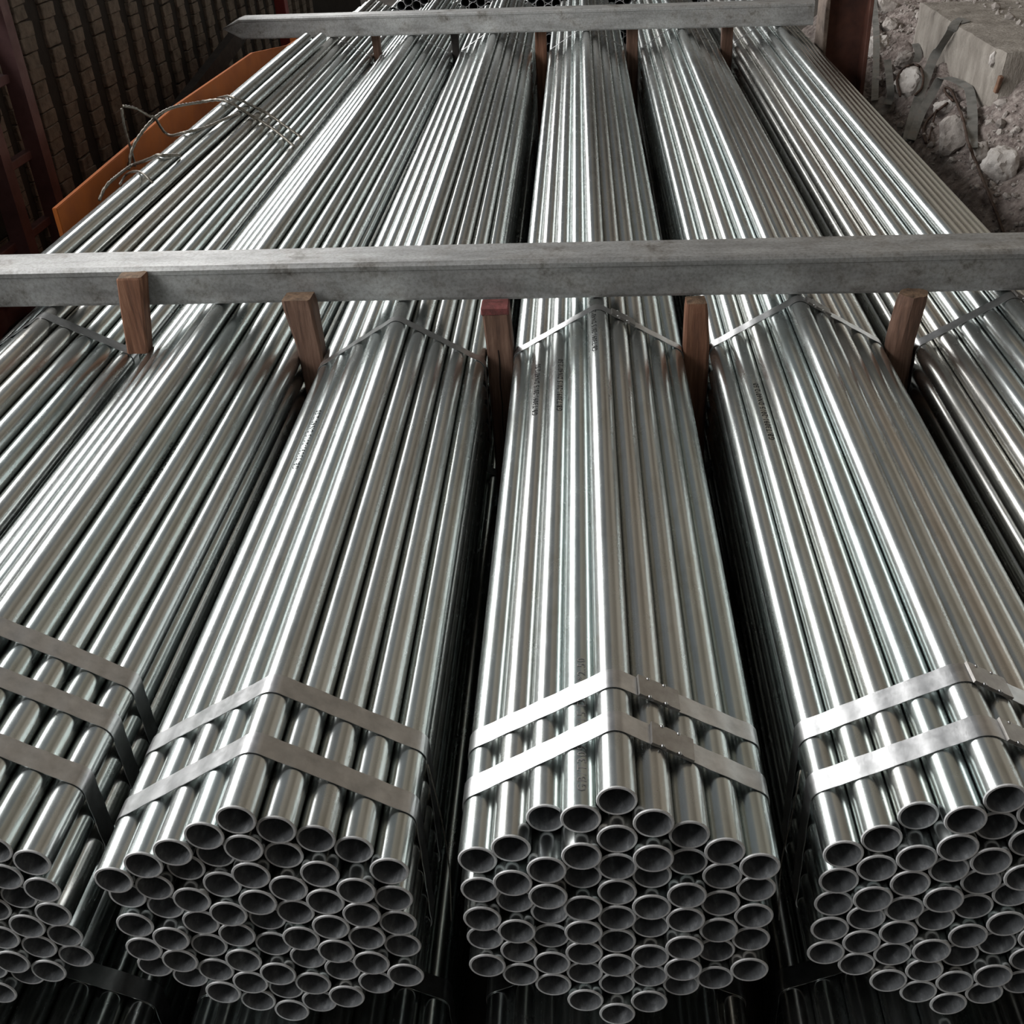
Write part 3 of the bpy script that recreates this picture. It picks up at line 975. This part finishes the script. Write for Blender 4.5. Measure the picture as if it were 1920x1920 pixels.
wire('wire_loop', [(1688, 180), (1682, 150), (1692, 130), (1710, 121), (1725, 126), (1731, 145), (1728, 165), (1716, 178)], [0.01, 0.02, 0.04, 0.04, 0.04, 0.04, 0.02, 0.01], 0.006, 'round rusty wire loop around the pale pinkish stone', 'wire')
wire('twisted_wire', [(1788, 190), (1776, 178), (1771, 168), (1777, 165), (1785, 172), (1795, 195), (1806, 225), (1815, 265), (1832, 310), (1850, 355), (1868, 400), (1882, 440)],
     [0.02, 0.03, 0.04, 0.04, 0.03, 0.02, 0.02, 0.02, 0.02, 0.02, 0.02, 0.02], 0.0055, 'long twisted rusty wire with an eye at its end, running down the bank', 'wire', RUSTWIRE, 0.25)
wire('rusty_rod', [(1777, 193), (1755, 210), (1738, 228), (1731, 250), (1736, 268)], [0.01, 0.02, 0.02, 0.02, 0.01], 0.006, 'bent black rod resting on the grey boulder', 'rod')
wire('thin_wire', [(1756, 205), (1748, 235), (1742, 262)], [0.01, 0.02, 0.01], 0.004, 'thin dark wire stub crossing the bent black rod', 'wire')

# ------------------------------------------------------------------ wire slings on the left bundle
def pipe_hit(px, py):
    """first point where the photo's line of sight meets a pipe of the left bundles"""
    d = ray(px, py).normalized()
    t = 1.5
    while t < 9:
        q = CAM + d * t
        for a_, b_ in PIPE_AXES:
            f = (q - a_).dot(b_ - a_) / (b_ - a_).length_squared
            if 0 <= f <= 1 and (q - (a_ + (b_ - a_) * f)).length < R: return q
        t += 0.004
    return at(px, py, 0, -1.59)


ROPES = []          # points of the slings laid so far, with their radius


def sling(spec, r, label):
    P = []
    for s_ in spec:
        if len(s_) == 2: P.append(pipe_hit(*s_) + Vector((0, 0, r + (0.004 if s_ in (spec[0], spec[-1]) else 0.012))))
        else: P.append(at(s_[0], s_[1], 0, s_[2]))
    P = catmull(P, 14)
    rr_ = r * 1.22 + 0.0004
    for it in range(44):
        for i in range(len(P)):
            for a_, b_ in PIPE_AXES:                      # stay on the outside of every pipe
                f = (P[i] - a_).dot(b_ - a_) / (b_ - a_).length_squared
                if not 0 <= f <= 1: continue
                n_ = P[i] - (a_ + (b_ - a_) * f)
                if n_.length < R + rr_:
                    if n_.z < 0.3 * n_.length: n_ = Vector((n_.x, n_.y, abs(n_.z) + 0.01))
                    P[i] = a_ + (b_ - a_) * f + n_.normalized() * (R + rr_)
            for q, rq in ROPES:                           # cross over the ropes laid before
                e = P[i] - q
                if e.length < rr_ + rq: P[i] += ((CAM - P[i]).normalized() + Vector((0, 0, 0.6))).normalized() * (rr_ + rq - e.length + 0.0006)
        if it < 41:
            P = [P[0]] + [P[i] * 0.4 + (P[i - 1] + P[i + 1]) * 0.3 for i in range(1, len(P) - 1)] + [P[-1]]
    ROPES.extend((p, rr_) for p in P)
    o = link('wire_sling', rope_mesh('wire_sling', P, r, WIRE, lobes=3, amp=0.22, lay=0.028))
    return tag(o, label, 'wire rope', 'wire rope slings on the left bundle')


sling([(553, 280), (520, 260), (480, 234), (445, 207), (414, 195), (375, 192, -1.49), (330, 199, -1.51), (296, 215, -1.53), (268, 245, -1.55), (249, 275, -1.575), (243, 300, -1.59), (241, 318, -1.593)],
      0.0052, 'long twisted wire rope sling lying across the bundle and looping off its edge')
sling([(568, 264), (532, 243), (494, 219), (458, 198), (430, 190), (408, 188)], 0.0048, 'second strand of wire rope lying close beside the long sling')
sling([(232, 199, -1.56), (255, 203, -1.56), (282, 222, -1.545), (302, 240, -1.53), (318, 256, -1.515), (345, 258), (385, 250), (420, 233), (448, 218)], 0.0048, 'curved wire rope dipping over the outer edge of the bundle')
sling([(228, 203, -1.57), (232, 232, -1.575), (240, 262, -1.585), (247, 285, -1.593), (254, 312, -1.595)], 0.004, 'thin wire rope end standing up against the orange plate')
sling([(338, 296), (305, 302), (272, 312), (246, 322), (214, 334, -1.535), (196, 352, -1.555), (186, 376, -1.57)], 0.005, 'short wire rope piece curling down over the bundle edge by the orange plate')
sling([(288, 348), (270, 334), (252, 330), (236, 338), (226, 350)], 0.0035, 'small hooked wire rope end on top of the outermost pipes')

# thin loose wires hanging in the dark gaps between the front ends
def gap_wire(pts, label):
    o = link('loose_wire', rope_mesh('loose_wire', catmull([Vector(p) for p in pts], 8), 0.0011, WIRE, sides=5))
    return tag(o, label, 'wire')


gap_wire([(-0.245, 0.16, 0.10), (-0.232, 0.14, 0.02), (-0.226, 0.12, -0.06), (-0.231, 0.11, -0.16)], 'thin wire hanging beside the bundle with two plain straps')
gap_wire([(0.2395, 0.15, 0.10), (0.230, 0.13, 0.03), (0.222, 0.12, -0.05), (0.226, 0.11, -0.15)], 'thin wire hanging in the gap beside the white-strapped bundle')
